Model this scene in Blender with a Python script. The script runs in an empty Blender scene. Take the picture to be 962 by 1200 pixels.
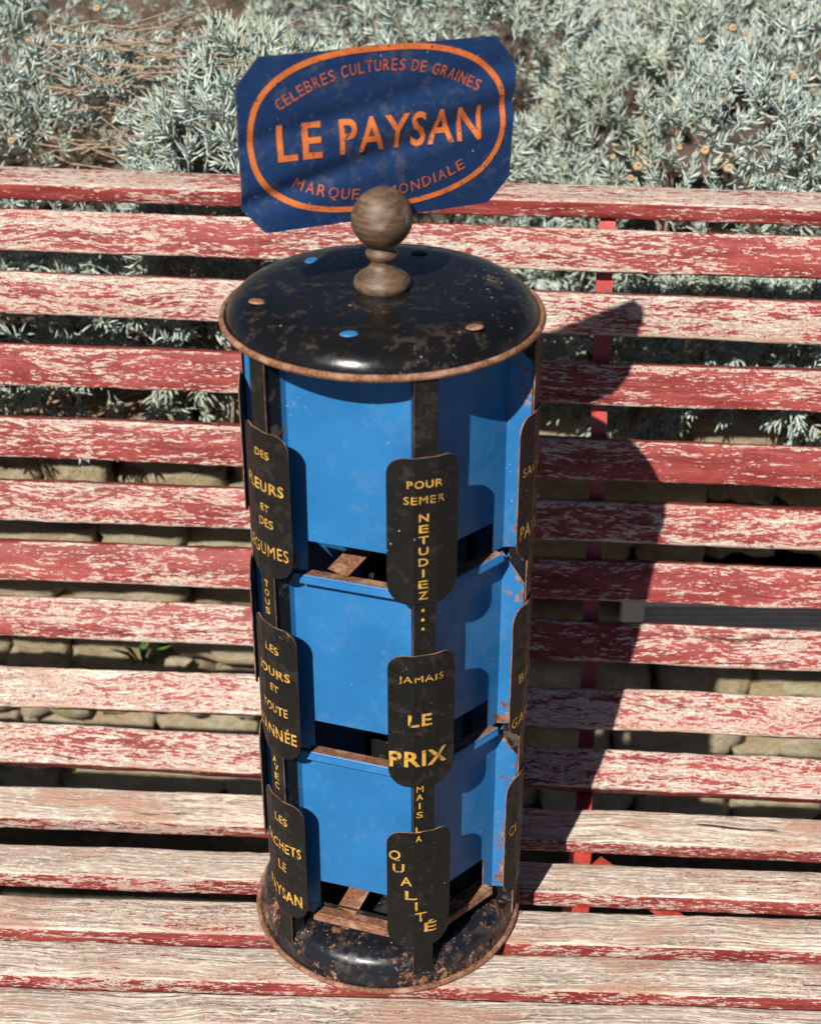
import bpy, bmesh, math, random
import numpy as np
from mathutils import Vector, Matrix, noise as mnoise

R_ = math.radians
SC = bpy.context.scene
COL = SC.collection
rng = random.Random(7)
nr = np.random.default_rng(11)

# ------------------------------------------------------------------ camera
F_PX, PITCH = 1826.0, 0.51571
CAM = Vector((0.02149, -1.1228, 1.0621))
cd = bpy.data.cameras.new('camera')
cam = bpy.data.objects.new('camera', cd)
COL.objects.link(cam)
cd.sensor_fit = 'VERTICAL'; cd.sensor_height = 36.0; cd.sensor_width = 36.0
cd.lens = 36.0 * F_PX / 1200.0
cam.location = CAM
cam.rotation_euler = (math.pi/2 - PITCH, 0, 0)
cd.clip_start = 0.05; cd.clip_end = 200
cd.dof.use_dof = True
cd.dof.focus_distance = 1.36
cd.dof.aperture_fstop = 7.0
SC.camera = cam

# ------------------------------------------------------------------ light
SUN_AZ, SUN_EL = R_(26.5), R_(42.2)      # light travels towards +x,+y
w = bpy.data.worlds.new('World'); SC.world = w; w.use_nodes = True
wn = w.node_tree.nodes; wl = w.node_tree.links
sky = wn.new('ShaderNodeTexSky'); sky.sky_type = 'NISHITA'; sky.sun_disc = False
sky.air_density = 0.38; sky.dust_density = 0.2; sky.altitude = 600
sky.sun_elevation = SUN_EL; sky.sun_rotation = math.pi + SUN_AZ
bg = wn['Background']; bg.inputs['Strength'].default_value = 0.05
wl.new(sky.outputs[0], bg.inputs[0])
ld = bpy.data.lights.new('sun', 'SUN'); ld.energy = 5.0; ld.angle = R_(0.53); ld.color = (1.0, 0.95, 0.87)
sun = bpy.data.objects.new('sun', ld); COL.objects.link(sun)
SD = Vector((math.sin(SUN_AZ)*math.cos(SUN_EL), math.cos(SUN_AZ)*math.cos(SUN_EL), -math.sin(SUN_EL)))
sun.rotation_euler = SD.to_track_quat('-Z', 'Y').to_euler()
sun.location = (-1.5, -3, 4)
SC.view_settings.view_transform = 'Standard'
try: SC.view_settings.look = 'None'
except Exception: pass
SC.view_settings.exposure = 0.60
SC.view_settings.gamma = 1.0
SC.view_settings.use_curve_mapping = False
SC.cycles.max_bounces = 6; SC.cycles.diffuse_bounces = 3; SC.cycles.glossy_bounces = 3

# ------------------------------------------------------------------ pixel helpers
FW = Vector((0, math.cos(PITCH), -math.sin(PITCH))); UP = Vector((0, math.sin(PITCH), math.cos(PITCH)))
def pray(u, v):
    d = FW + Vector((1, 0, 0))*((u-481)/F_PX) - UP*((v-600)/F_PX)
    return d.normalized()
def on_plane(u, v, o, n):
    d = pray(u, v); k = (o-CAM).dot(n)/d.dot(n)
    return CAM + d*k

# ------------------------------------------------------------------ material helpers
def mat(name):
    m = bpy.data.materials.new(name); m.use_nodes = True
    nt = m.node_tree; b = nt.nodes['Principled BSDF']
    return m, nt, b
class NT:
    def __init__(s, nt): s.nt = nt; s.N = nt.nodes; s.L = nt.links
    def new(s, t, **k):
        n = s.N.new(t)
        for a, v in k.items(): setattr(n, a, v)
        return n
    def put(s, sock, v):
        if isinstance(v, (int, float)): sock.default_value = v
        elif isinstance(v, (tuple, list)): sock.default_value = (*v, 1.0) if (len(v) == 3 and sock.type == 'RGBA') else v
        else: s.L.new(v, sock)
    def noise(s, vec, scale, detail=4, rough=0.55, dist=0.0):
        n = s.new('ShaderNodeTexNoise'); s.L.new(vec, n.inputs['Vector'])
        n.inputs['Scale'].default_value = scale; n.inputs['Detail'].default_value = detail
        n.inputs['Roughness'].default_value = rough; n.inputs['Distortion'].default_value = dist
        return n.outputs['Fac']
    def map(s, vec, scale=(1, 1, 1), loc=None):
        n = s.new('ShaderNodeMapping'); s.L.new(vec, n.inputs['Vector']); n.inputs['Scale'].default_value = scale
        if loc is not None: s.put(n.inputs['Location'], loc)
        return n.outputs[0]
    def math(s, op, a, b=0.0, c=0.0, clamp=False):
        n = s.new('ShaderNodeMath', operation=op, use_clamp=clamp)
        s.put(n.inputs[0], a); s.put(n.inputs[1], b); s.put(n.inputs[2], c); return n.outputs[0]
    def ss(s, v, a, b):
        n = s.new('ShaderNodeMapRange', interpolation_type='SMOOTHSTEP'); s.put(n.inputs[0], v)
        n.inputs[1].default_value = a; n.inputs[2].default_value = b; return n.outputs[0]
    def mix(s, f, a, b):
        n = s.new('ShaderNodeMix', data_type='RGBA'); s.put(n.inputs[0], f); s.put(n.inputs[6], a); s.put(n.inputs[7], b)
        return n.outputs[2]
    def fmix(s, f, a, b):
        n = s.new('ShaderNodeMix', data_type='FLOAT'); s.put(n.inputs[0], f); s.put(n.inputs[2], a); s.put(n.inputs[3], b)
        return n.outputs[0]
    def bump(s, h, strength, dist, b):
        n = s.new('ShaderNodeBump'); s.L.new(h, n.inputs['Height']); n.inputs['Strength'].default_value = strength
        n.inputs['Distance'].default_value = dist; s.L.new(n.outputs[0], b.inputs['Normal']); return n
    def objc(s): return s.new('ShaderNodeTexCoord').outputs['Object']
    def rnd(s): return s.new('ShaderNodeObjectInfo').outputs['Random']
    def attr(s, name):
        return s.new('ShaderNodeAttribute', attribute_type='OBJECT', attribute_name=name).outputs['Fac']

def rust_color(t, c):
    n1 = t.noise(c, 420, 6, 0.7); n2 = t.noise(c, 60, 3, 0.6)
    a = t.mix(t.ss(n1, .35, .68), (.075, .028, .014), (.27, .115, .055))
    return t.mix(t.ss(n2, .45, .7), a, (.34, .19, .12))

def enamel(name, col, rough, rust_amt, speck_amt, dust=0.0, col2=None, scale=1.0, bumpy=.06, speck_col=(.62, .55, .44), dust_col=(.22, .17, .12), spec=.5, scratch=.35):
    m, nt, b = mat(name); t = NT(nt); oc = t.objc(); r = t.rnd()
    off = t.new('ShaderNodeVectorMath', operation='ADD'); nt.links.new(oc, off.inputs[0])
    cmb = t.new('ShaderNodeCombineXYZ')
    for i, k in enumerate((3.1, 5.7, 1.9)): t.put(cmb.inputs[i], t.math('MULTIPLY', r, k))
    nt.links.new(cmb.outputs[0], off.inputs[1]); c = off.outputs[0]
    big = t.noise(c, 14*scale**.3, 3, .5); fine = t.noise(c, 110*scale, 6, .68); spk = t.noise(c, 330, 2, .5)
    base = t.mix(t.ss(big, .35, .7), col, col2 or tuple(x*1.12 for x in col))
    dm = t.math('MULTIPLY', t.ss(t.math('ADD', t.math('MULTIPLY', t.noise(c, 95, 8, .74), .65), t.math('MULTIPLY', t.noise(c, 24, 4, .6), .35)), .515, .585), dust)
    base = t.mix(dm, base, dust_col)
    rot = t.new('ShaderNodeMapping'); nt.links.new(c, rot.inputs['Vector']); rot.inputs['Rotation'].default_value = (.6, .5, .9); rot.inputs['Scale'].default_value = (900, 30, 900)
    scr = t.ss(t.math('ADD', t.noise(rot.outputs[0], 1.0, 2, .5), t.math('MULTIPLY', t.math('SUBTRACT', t.noise(c, 28, 2), .5), .5)), .80, .84)
    base = t.mix(t.math('MULTIPLY', scr, scratch), base, speck_col)
    gate = t.math('MULTIPLY', t.math('SUBTRACT', t.noise(c, 19, 3, .6), .5), .35)
    sp = t.ss(t.math('ADD', spk, gate), .80 - .03*speck_amt, .825 - .03*speck_amt)
    base = t.mix(t.math('MULTIPLY', sp, .85), base, speck_col)
    rm = t.math('ADD', t.math('MULTIPLY', fine, .6), t.math('MULTIPLY', big, .4))
    th = .72 - .22*rust_amt
    ea = t.new('ShaderNodeAttribute', attribute_name='edge').outputs['Fac']
    rm = t.math('ADD', rm, t.math('MULTIPLY', ea, .29))
    rm = t.ss(rm, th, th+.045)
    rc = rust_color(t, c)
    nt.links.new(t.mix(rm, base, rc), b.inputs['Base Color'])
    nt.links.new(t.fmix(t.math('MAXIMUM', rm, t.math('MULTIPLY', dm, 1.0, clamp=True)), t.fmix(t.ss(fine, .3, .7), rough*.8, rough*1.35), .9), b.inputs['Roughness'])
    h = t.math('ADD', t.math('MULTIPLY', rm, -.5), t.math('MULTIPLY', t.noise(c, 500, 4, .6), .35))
    h = t.math('ADD', h, t.math('MULTIPLY', t.noise(c, 22, 2, .5), 1.4))
    t.bump(h, bumpy*4, .0006, b)
    b.inputs['Specular IOR Level'].default_value = spec
    return m

M = {}
M['lid_black'] = enamel('lid_black_enamel', (.006, .006, .0065), .2, .40, 1.1, .32, dust_col=(.085, .06, .04), spec=.28)
M['base_black'] = enamel('base_black_enamel', (.008, .009, .013), .26, .80, .8, .30, scale=1.7, dust_col=(.10, .07, .05), spec=.4)
M['post_black'] = enamel('post_black_enamel', (.0085, .0078, .0072), .5, .14, .9, .18, dust_col=(.09, .07, .05), spec=.22)
M['inner_black'] = enamel('inner_black_enamel', (.008, .008, .009), .5, .4, .2, .3, spec=.2)
M['blue'] = enamel('pocket_blue_enamel', (.018, .128, .32), .36, .13, .7, .18, col2=(.024, .158, .38), bumpy=.035, speck_col=(.6, .62, .66), dust_col=(.10, .19, .33), spec=.3)
M['sign_blue'] = enamel('sign_blue_enamel', (.005, .024, .082), .40, .22, 1.0, .3, col2=(.0065, .031, .105), bumpy=.05, dust_col=(.08, .08, .1))

def mk_rust():
    m, nt, b = mat('rusty_metal'); t = NT(nt); c = t.objc()
    nt.links.new(rust_color(t, c), b.inputs['Base Color']); b.inputs['Roughness'].default_value = .85
    t.bump(t.noise(c, 600, 5, .7), .5, .0006, b); return m
M['rust'] = mk_rust()

def mk_paint_letters(name, col, col2, worn):
    m, nt, b = mat(name); t = NT(nt); c = t.objc()
    n = t.noise(c, 260, 6, .7)
    nt.links.new(t.mix(t.ss(n, .60-.05*worn, .66-.05*worn), t.mix(t.ss(t.noise(c, 90, 3), .35, .7), col, col2), worn_col(name)), b.inputs['Base Color'])
    b.inputs['Roughness'].default_value = .5
    return m
def worn_col(n): return (.016, .03, .09) if 'orange' in n else (.03, .022, .015)
M['gold'] = mk_paint_letters('gold_lettering', (.60, .335, .055), (.42, .22, .04), .9)
M['orange'] = mk_paint_letters('orange_lettering', (.60, .155, .028), (.47, .105, .024), .55)
M['orange_red'] = mk_paint_letters('orange_red_lettering', (.50, .105, .032), (.36, .07, .028), .6)

def mk_knob():
    m, nt, b = mat('turned_wood'); t = NT(nt); c = t.objc()
    v = t.map(c, (1, 1, 6)); n = t.noise(v, 60, 6, .7, .6); n2 = t.noise(c, 30, 4, .6)
    g = t.mix(t.ss(n, .3, .7), (.045, .026, .017), (.155, .088, .05))
    g = t.mix(t.ss(n2, .52, .72), g, (.27, .215, .17))
    g = t.mix(t.math('MULTIPLY', t.ss(t.noise(c, 110, 5, .7), .55, .66), .7), g, (.035, .022, .015))
    nt.links.new(g, b.inputs['Base Color']); b.inputs['Roughness'].default_value = .55
    t.bump(n, .35, .0006, b); return m
M['knob'] = mk_knob()

def mk_slat():
    m, nt, b = mat('weathered_red_painted_wood'); t = NT(nt)
    oc = t.objc(); r = t.rnd(); wear = t.attr('wear')
    cmb = t.new('ShaderNodeCombineXYZ')
    for i, k in enumerate((41.0, 13.0, 7.0)): t.put(cmb.inputs[i], t.math('MULTIPLY', r, k))
    off = t.new('ShaderNodeVectorMath', operation='ADD'); nt.links.new(oc, off.inputs[0]); nt.links.new(cmb.outputs[0], off.inputs[1])
    c = off.outputs[0]
    warp = t.new('ShaderNodeVectorMath', operation='MULTIPLY_ADD')
    wnz = t.new('ShaderNodeTexNoise'); nt.links.new(c, wnz.inputs['Vector']); wnz.inputs['Scale'].default_value = 9
    nt.links.new(wnz.outputs['Color'], warp.inputs[0]); warp.inputs[1].default_value = (0, .022, .01); nt.links.new(c, warp.inputs[2])
    cw = warp.outputs[0]
    flake = t.noise(t.map(cw, (26, 185, 185)), 1.0, 6, .74, .5)
    flake2 = t.noise(t.map(cw, (105, 560, 560)), 1.0, 4, .72)
    region = t.noise(t.map(c, (4, 14, 14)), 1.0, 3, .55)
    streak = t.noise(t.map(cw, (7, 520, 520)), 1.0, 5, .62)
    streak2 = t.noise(t.map(cw, (3.5, 150, 150)), 1.0, 6, .6, .2)
    sep = t.new('ShaderNodeSeparateXYZ'); nt.links.new(oc, sep.inputs[0])
    # local normal: which face of the slat this is
    geo = t.new('ShaderNodeNewGeometry'); vt = t.new('ShaderNodeVectorTransform', vector_type='NORMAL', convert_from='WORLD', convert_to='OBJECT')
    nt.links.new(geo.outputs['True Normal'], vt.inputs[0])
    sn = t.new('ShaderNodeSeparateXYZ'); nt.links.new(vt.outputs[0], sn.inputs[0])
    topf = t.ss(sn.outputs[2], .35, .8)
    rim = t.ss(t.math('ABSOLUTE', sep.outputs[1]), .0165, .0212)
    wr = t.math('MULTIPLY', wear, t.fmix(topf, .62, 1.0))
    wr = t.math('ADD', wr, t.math('MULTIPLY', rim, t.math('MULTIPLY', topf, .16)))
    s = t.math('ADD', t.math('MULTIPLY', flake, .52), t.math('MULTIPLY', flake2, .48))
    s = t.math('ADD', s, t.math('MULTIPLY', t.math('SUBTRACT', region, .5), .25))
    s = t.math('SUBTRACT', t.math('ADD', s, t.math('MULTIPLY', wr, .42)), .21)      # higher = barer
    bare = t.ss(s, .522, .55); prim = t.ss(s, .488, .512)
    wood = t.mix(t.ss(streak, .36, .64), (.11, .078, .055), (.69, .61, .51))
    wood = t.mix(t.math('MULTIPLY', t.ss(region, .42, .66), .55), wood, (.33, .275, .23))
    wood = t.mix(t.math('MULTIPLY', t.ss(flake2, .50, .66), .75), wood, (.76, .69, .60))
    wood = t.mix(t.math('MULTIPLY', t.ss(t.noise(t.map(c, (9, 30, 30)), 1.0, 4, .6), .48, .66), .7), wood, (.34, .175, .115))
    crack = t.ss(streak2, .335, .30)
    wood = t.mix(t.math('MULTIPLY', t.ss(t.noise(t.map(cw, (20, 300, 300)), 1.0, 5, .7), .50, .64), .55), wood, (.40, .20, .15))
    wood = t.mix(crack, wood, (.07, .045, .03))
    red = t.mix(t.ss(t.noise(t.map(cw, (10, 60, 60)), 1.0, 5, .65), .35, .7), (.165, .021, .020), (.295, .060, .052))
    red = t.mix(t.math('MULTIPLY', t.ss(streak, .52, .75), .5), red, (.40, .150, .125))
    red = t.mix(t.math('MULTIPLY', t.ss(t.noise(t.map(cw, (180, 420, 420)), 1.0, 4, .7), .50, .66), .6), red, (.105, .022, .02))
    col = t.mix(prim, red, (.74, .61, .52)); col = t.mix(bare, col, wood)
    col = t.mix(t.math('MULTIPLY', t.ss(streak2, .315, .29), .85), col, (.05, .025, .02))
    nt.links.new(col, b.inputs['Base Color'])
    nt.links.new(t.fmix(bare, .5, .85), b.inputs['Roughness'])
    b.inputs['Specular IOR Level'].default_value = .2
    h = t.math('ADD', t.math('MULTIPLY', bare, -.55), t.math('MULTIPLY', streak, .5))
    h = t.math('ADD', h, t.math('MULTIPLY', crack, -1.2))
    t.bump(h, .9, .0011, b)
    return m
M['slat'] = mk_slat()

def mk_redmetal():
    m, nt, b = mat('red_painted_iron'); t = NT(nt); c = t.objc()
    n = t.noise(c, 120, 6, .65)
    nt.links.new(t.mix(t.ss(n, .55, .60), t.mix(t.ss(t.noise(c, 30), .3, .7), (.36, .030, .026), (.45, .055, .042)), (.13, .06, .04)), b.inputs['Base Color'])
    b.inputs['Roughness'].default_value = .45; t.bump(n, .3, .0005, b); return m
M['redmetal'] = mk_redmetal()

def mk_stone():
    m, nt, b = mat('limestone'); t = NT(nt); oc = t.objc(); r = t.rnd()
    cmb = t.new('ShaderNodeCombineXYZ')
    for i, k in enumerate((17.0, 9.0, 23.0)): t.put(cmb.inputs[i], t.math('MULTIPLY', r, k))
    off = t.new('ShaderNodeVectorMath', operation='ADD'); nt.links.new(oc, off.inputs[0]); nt.links.new(cmb.outputs[0], off.inputs[1]); c = off.outputs[0]
    n = t.noise(c, 9, 8, .62); n2 = t.noise(c, 45, 6, .65); n3 = t.noise(c, 3, 2, .5)
    base = t.mix(r, (.54, .39, .18), (.72, .60, .40))
    col = t.mix(t.ss(n, .35, .68), base, (.70, .62, .46))
    col = t.mix(t.math('MULTIPLY', t.ss(n3, .5, .68), .6), col, (.50, .34, .15))
    col = t.mix(t.math('MULTIPLY', t.ss(n2, .58, .72), .7), col, (.20, .155, .105))
    nt.links.new(col, b.inputs['Base Color']); b.inputs['Roughness'].default_value = .9
    t.bump(t.math('ADD', n, t.math('MULTIPLY', n2, .8)), 1.0, .02, b); return m
M['stone'] = mk_stone()

def mk_simple(name, c1, c2, scale, rough=.9, bump=.5, dist=.01):
    m, nt, b = mat(name); t = NT(nt); c = t.objc(); n = t.noise(c, scale, 8, .65)
    nt.links.new(t.mix(t.ss(n, .32, .7), c1, c2), b.inputs['Base Color']); b.inputs['Roughness'].default_value = rough
    t.bump(n, bump, dist, b); return m
M['soil'] = mk_simple('dry_soil', (.035, .024, .016), (.115, .08, .052), 30)
M['ground'] = mk_simple('gravel_ground', (.035, .032, .02), (.10, .085, .055), 40)
M['vent'] = mk_simple('grey_vent_plastic', (.62, .61, .58), (.72, .71, .68), 60, .5, .1, .001)
M['twig'] = mk_simple('dry_twig_bark', (.16, .105, .07), (.40, .30, .21), 160, .85, .4, .001)
M['flower'] = mk_simple('dry_flower_head', (.30, .18, .09), (.62, .43, .25), 300, .85, .7, .002)
M['flower_c'] = mk_simple('dry_flower_centre', (.18, .10, .05), (.32, .19, .10), 400, .9, .7, .002)

def mk_leaf():
    m, nt, b = mat('silver_green_leaf'); t = NT(nt); c = t.objc()
    geo = t.new('ShaderNodeNewGeometry'); ri = geo.outputs['Random Per Island']
    col = t.mix(ri, (.34, .425, .385), (.62, .69, .635))
    col = t.mix(t.ss(t.noise(c, 7, 3), .42, .68), col, (.40, .45, .36))
    col = t.mix(t.math('MULTIPLY', t.ss(ri, .88, .95), .7), col, (.42, .35, .22))
    nt.links.new(col, b.inputs['Base Color']); b.inputs['Roughness'].default_value = .75
    b.inputs['Specular IOR Level'].default_value = .25
    return m
M['leaf'] = mk_leaf()
def mk_greenleaf():
    m, nt, b = mat('green_weed_leaf'); t = NT(nt); c = t.objc()
    nt.links.new(t.mix(t.noise(c, 80), (.05, .12, .02), (.12, .22, .05)), b.inputs['Base Color']); b.inputs['Roughness'].default_value = .5; return m
M['weed'] = mk_greenleaf()

# ------------------------------------------------------------------ object helpers
def link(name, me, parent=None, m=None):
    o = bpy.data.objects.new(name, me); COL.objects.link(o)
    if parent is not None: o.parent = parent
    if m is not None:
        for x in (m if isinstance(m, (list, tuple)) else [m]): me.materials.append(x)
    return o
def obj(name, bm, m, parent=None, smooth=None):
    me = bpy.data.meshes.new(name); bm.normal_update(); bm.to_mesh(me); bm.free()
    o = link(name, me, parent, m)
    if smooth is not None:
        me.polygons.foreach_set('use_smooth', [True]*len(me.polygons))
        if smooth < 179: me.set_sharp_from_angle(angle=R_(smooth))
    return o
def thing(name, label, cat, loc=(0, 0, 0), group=None):
    o = bpy.data.objects.new(name, None); COL.objects.link(o); o.location = loc; o.empty_display_size = .05
    tag(o, label, cat, group); return o
def tag(o, label, cat, group=None):
    o['label'] = label; o['category'] = cat
    if group: o['group'] = group
def lathe(prof, n=96):
    bm = bmesh.new(); rings = []
    for r, z in prof:
        if r < 1e-6: rings.append([bm.verts.new((0, 0, z))])
        else: rings.append([bm.verts.new((r*math.cos(2*math.pi*i/n), r*math.sin(2*math.pi*i/n), z)) for i in range(n)])
    for a, b in zip(rings, rings[1:]):
        for i in range(n):
            j = (i+1) % n
            if len(a) == 1 and len(b) == 1: continue
            if len(a) == 1: bm.faces.new((a[0], b[j], b[i]))
            elif len(b) == 1: bm.faces.new((a[i], a[j], b[0]))
            else: bm.faces.new((a[i], a[j], b[j], b[i]))
    bmesh.ops.recalc_face_normals(bm, faces=bm.faces)
    return bm
def bar(bm, a, b, wx, wz, xdir=None):
    a = Vector(a); b = Vector(b); d = (b-a).normalized()
    x = Vector(xdir) if xdir is not None else (Vector((1, 0, 0)) if abs(d.x) < .9 else Vector((0, 1, 0)))
    x = (x - d*x.dot(d)).normalized(); y = d.cross(x)
    vs = []
    for p in (a, b):
        for sx, sy in ((-1, -1), (1, -1), (1, 1), (-1, 1)): vs.append(bm.verts.new(p + x*sx*wx/2 + y*sy*wz/2))
    for q in ((0, 1, 2, 3), (7, 6, 5, 4), (0, 4, 5, 1), (1, 5, 6, 2), (2, 6, 7, 3), (3, 7, 4, 0)): bm.faces.new([vs[i] for i in q])
    bmesh.ops.recalc_face_normals(bm, faces=bm.faces)
def tube(pts, r0, r1, n=5, bm=None):
    bm = bm or bmesh.new(); rings = []
    for k, p in enumerate(pts):
        p = Vector(p); d = (Vector(pts[min(k+1, len(pts)-1)]) - Vector(pts[max(k-1, 0)])).normalized()
        x = d.orthogonal().normalized(); y = d.cross(x); r = r0+(r1-r0)*k/(len(pts)-1)
        rings.append([bm.verts.new(p + (x*math.cos(2*math.pi*i/n)+y*math.sin(2*math.pi*i/n))*r) for i in range(n)])
    for a, b in zip(rings, rings[1:]):
        for i in range(n): bm.faces.new((a[i], a[(i+1) % n], b[(i+1) % n], b[i]))
    bm.faces.new(rings[0][::-1]); bm.faces.new(rings[-1])
    return bm

# ------------------------------------------------------------------ setting: ground
def grid(name, x0, x1, y0, y1, nx, ny, fz, m):
    bm = bmesh.new(); V = [[bm.verts.new((x0+(x1-x0)*i/nx, y0+(y1-y0)*j/ny, fz(x0+(x1-x0)*i/nx, y0+(y1-y0)*j/ny))) for i in range(nx+1)] for j in range(ny+1)]
    for j in range(ny):
        for i in range(nx): bm.faces.new((V[j][i], V[j][i+1], V[j+1][i+1], V[j+1][i]))
    o = obj(name, bm, m, None, 180); o['kind'] = 'structure'; return o
GZ = -0.43
grid('ground', -20, 20, -20, 20, 60, 60, lambda x, y: GZ + .006*mnoise.noise((x*2, y*2, 0)), M['ground'])
WALL_Y = 0.60
def bank_z(x, y): return .20 + .10*min(y-.66, 2.5) + .03*mnoise.noise((x*3, y*3, 4)) + max(0, y-2.2)*.20
grid('soil_bank', -6, 6, .70, 9, 110, 80, lambda x, y: bank_z(x, y), M['soil'])

# ------------------------------------------------------------------ stone wall
def stone_mesh(seed):
    r = random.Random(seed); bm = bmesh.new(); bmesh.ops.create_cube(bm, size=1.0)
    bmesh.ops.subdivide_edges(bm, edges=bm.edges, cuts=5, use_grid_fill=True)
    o = Vector((seed*3.7, seed*1.3, 0))
    for v in bm.verts:
        p = v.co*2
        e = 3.6 + (seed % 4)*.7; L = (abs(p.x)**e+abs(p.y)**e+abs(p.z)**e)**(1/e)
        q = p/L; q *= 1 + .24*mnoise.noise(q*1.3+o) + .13*mnoise.noise(q*3.2+o) + .06*mnoise.noise(q*8+o)
        v.co = q*.5
    me = bpy.data.meshes.new('stone'); bm.to_mesh(me); bm.free(); me.materials.append(M['stone'])
    me.polygons.foreach_set('use_smooth', [True]*len(me.polygons)); return me
SM = [stone_mesh(i+1) for i in range(9)]
wall = thing('dry_stone_wall', 'low wall of rough yellow limestone blocks behind the red bench', 'stone wall', (0, WALL_Y+.1, GZ))
core = bmesh.new(); bar(core, (-2.2, .14, 0), (2.2, .14, 0), .10, .60, (0, 1, 0))
for v in core.verts: v.co.z += .30
obj('wall_core', core, M['soil'], wall)
VENT = (.20, .52)      # x span of the vent in the wall
z = GZ; row = 0
hs = [.095, .085, .10, .07, .085, .075, .09, .075]
rw = random.Random(5)
for h in hs:
    x = -1.75 + rw.uniform(-.1, .1)
    while x < 1.75:
        L = rw.uniform(.08, .24)
        zc = z + h/2
        if not (x+L > VENT[0]-.0 and x < VENT[1]+.0 and abs(zc - VZ) < .05) if (VZ := -.055) else True:
            s = link('stone', rw.choice(SM), wall)
            s.location = (x+L/2, -.02+rw.uniform(-.018, .018), zc-GZ+rw.uniform(-.004, .004))
            s.scale = (L*1.02, .17, h*rw.uniform(.96, 1.08))
            s.rotation_euler = (rw.uniform(-.05, .05), rw.uniform(-.05, .05), rw.uniform(-.07, .07))
        x += L
    z += h
WALL_TOP = z

# ------------------------------------------------------------------ bench
SW, ST = .0432, .0195
L = [(194, 233), (241.5, 296), (318, 369), (402, 452), (488.5, 537.5), (560, 613), (629, 684.5), (697, 746), (779, 827), (841, 895.5), (916, 960), (986.5, 1021.5), (1049.5, 1084.5), (1104, 1138), (1160, 1196)]
Rr = [(226, 263.5), (276.6, 328), (354, 403), (435, 485.5), (524, 573), (595, 647), (664.7, 716.7), (739, 787), (816, 865), (886, 939), (955.7, 1001), (1021, 1057), (1079, 1111), (1131, 1166), (1187, 1222)]
L[0] = (194, 213); Rr[0] = (226, 245)
tilt = [6, 70, 74, 74, 72, 70, 66, 60, 50, 36, 8, 0, 0, 0, 0]
PSI = R_(-2.7); PX = Vector((math.cos(PSI), math.sin(PSI), 0)); PY = Vector((-math.sin(PSI), math.cos(PSI), 0))
pts = {}
def mid(i): return ((L[i][0]+L[i][1])/2 + (Rr[i][0]+Rr[i][1])/2)/2
for i in (11, 12, 13, 14): pts[i] = on_plane(481, mid(i), Vector((0, 0, 0)), Vector((0, 0, 1)))
for i in range(10, -1, -1):
    th = R_((tilt[i]+tilt[i+1])/2); T = PY*math.cos(th) + Vector((0, 0, math.sin(th)))
    n = PX.cross(T)
    pts[i] = on_plane(481, mid(i), pts[i+1], n)
bench = thing('garden_bench', 'weathered slatted garden bench with flaking red paint', 'bench', (0, .1, GZ))
BI = Matrix.Translation(-Vector((0, .1, GZ)))
def slat_mesh(seed, length=1.9):
    bm = bmesh.new(); hw, ht, rr = SW/2, ST/2, .0032
    sec = []
    for cx, cz, a0 in ((hw-rr, ht-rr, 0), (-hw+rr, ht-rr, 90), (-hw+rr, -ht+rr, 180), (hw-rr, -ht+rr, 270)):
        for k in range(4):
            a = R_(a0+30*k); sec.append((cx+rr*math.cos(a), cz+rr*math.sin(a)))
    N = 150; rings = []
    for k in range(N+1):
        x = -length/2 + length*k/N; ring = []
        for y, zz in sec:
            j = .0010*mnoise.noise((x*14, y*30+seed*9, zz*60)) + .0007*mnoise.noise((x*70, y*60+seed*5, zz*90+3))
            e = .0016*mnoise.noise((x*3, seed*7.1, 0))
            ring.append(bm.verts.new((x, y*(1+j/hw*1.2)+e, zz*(1+j/ht*.7) + .0012*mnoise.noise((x*2.2, seed*3.3, 9)))))
        rings.append(ring)
    n = len(sec)
    for a, b in zip(rings, rings[1:]):
        for i in range(n): bm.faces.new((a[i], b[i], b[(i+1) % n], a[(i+1) % n]))
    bm.faces.new(rings[0]); bm.faces.new(rings[-1][::-1])
    bmesh.ops.recalc_face_normals(bm, faces=bm.faces)
    return bm
WEAR = [.54, .45, .49, .42, .37, .43, .39, .41, .57, .51, .70, .67, .70, .70, .74]
FRAMES = {}
for i in range(15):
    th = R_(tilt[i]); T = PY*math.cos(th) + Vector((0, 0, math.sin(th))); n = PX.cross(T).normalized()
    a = on_plane(0, (L[i][0]+L[i][1])/2, pts[i], n); b = on_plane(962, (Rr[i][0]+Rr[i][1])/2, pts[i], n)
    ax = (b-a).normalized(); ty = n.cross(ax).normalized()
    c = a + ax*((Vector((0.02, 0, 0)) - a).dot(ax)) - n*ST/2
    o = obj('slat', slat_mesh(i+1), M['slat'], bench, 40)
    mt = Matrix((ax, ty, n)).transposed().to_4x4(); mt.translation = c
    o.matrix_local = BI @ mt
    o['wear'] = WEAR[i]
    FRAMES[i] = (c, ax, ty, n)
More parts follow.
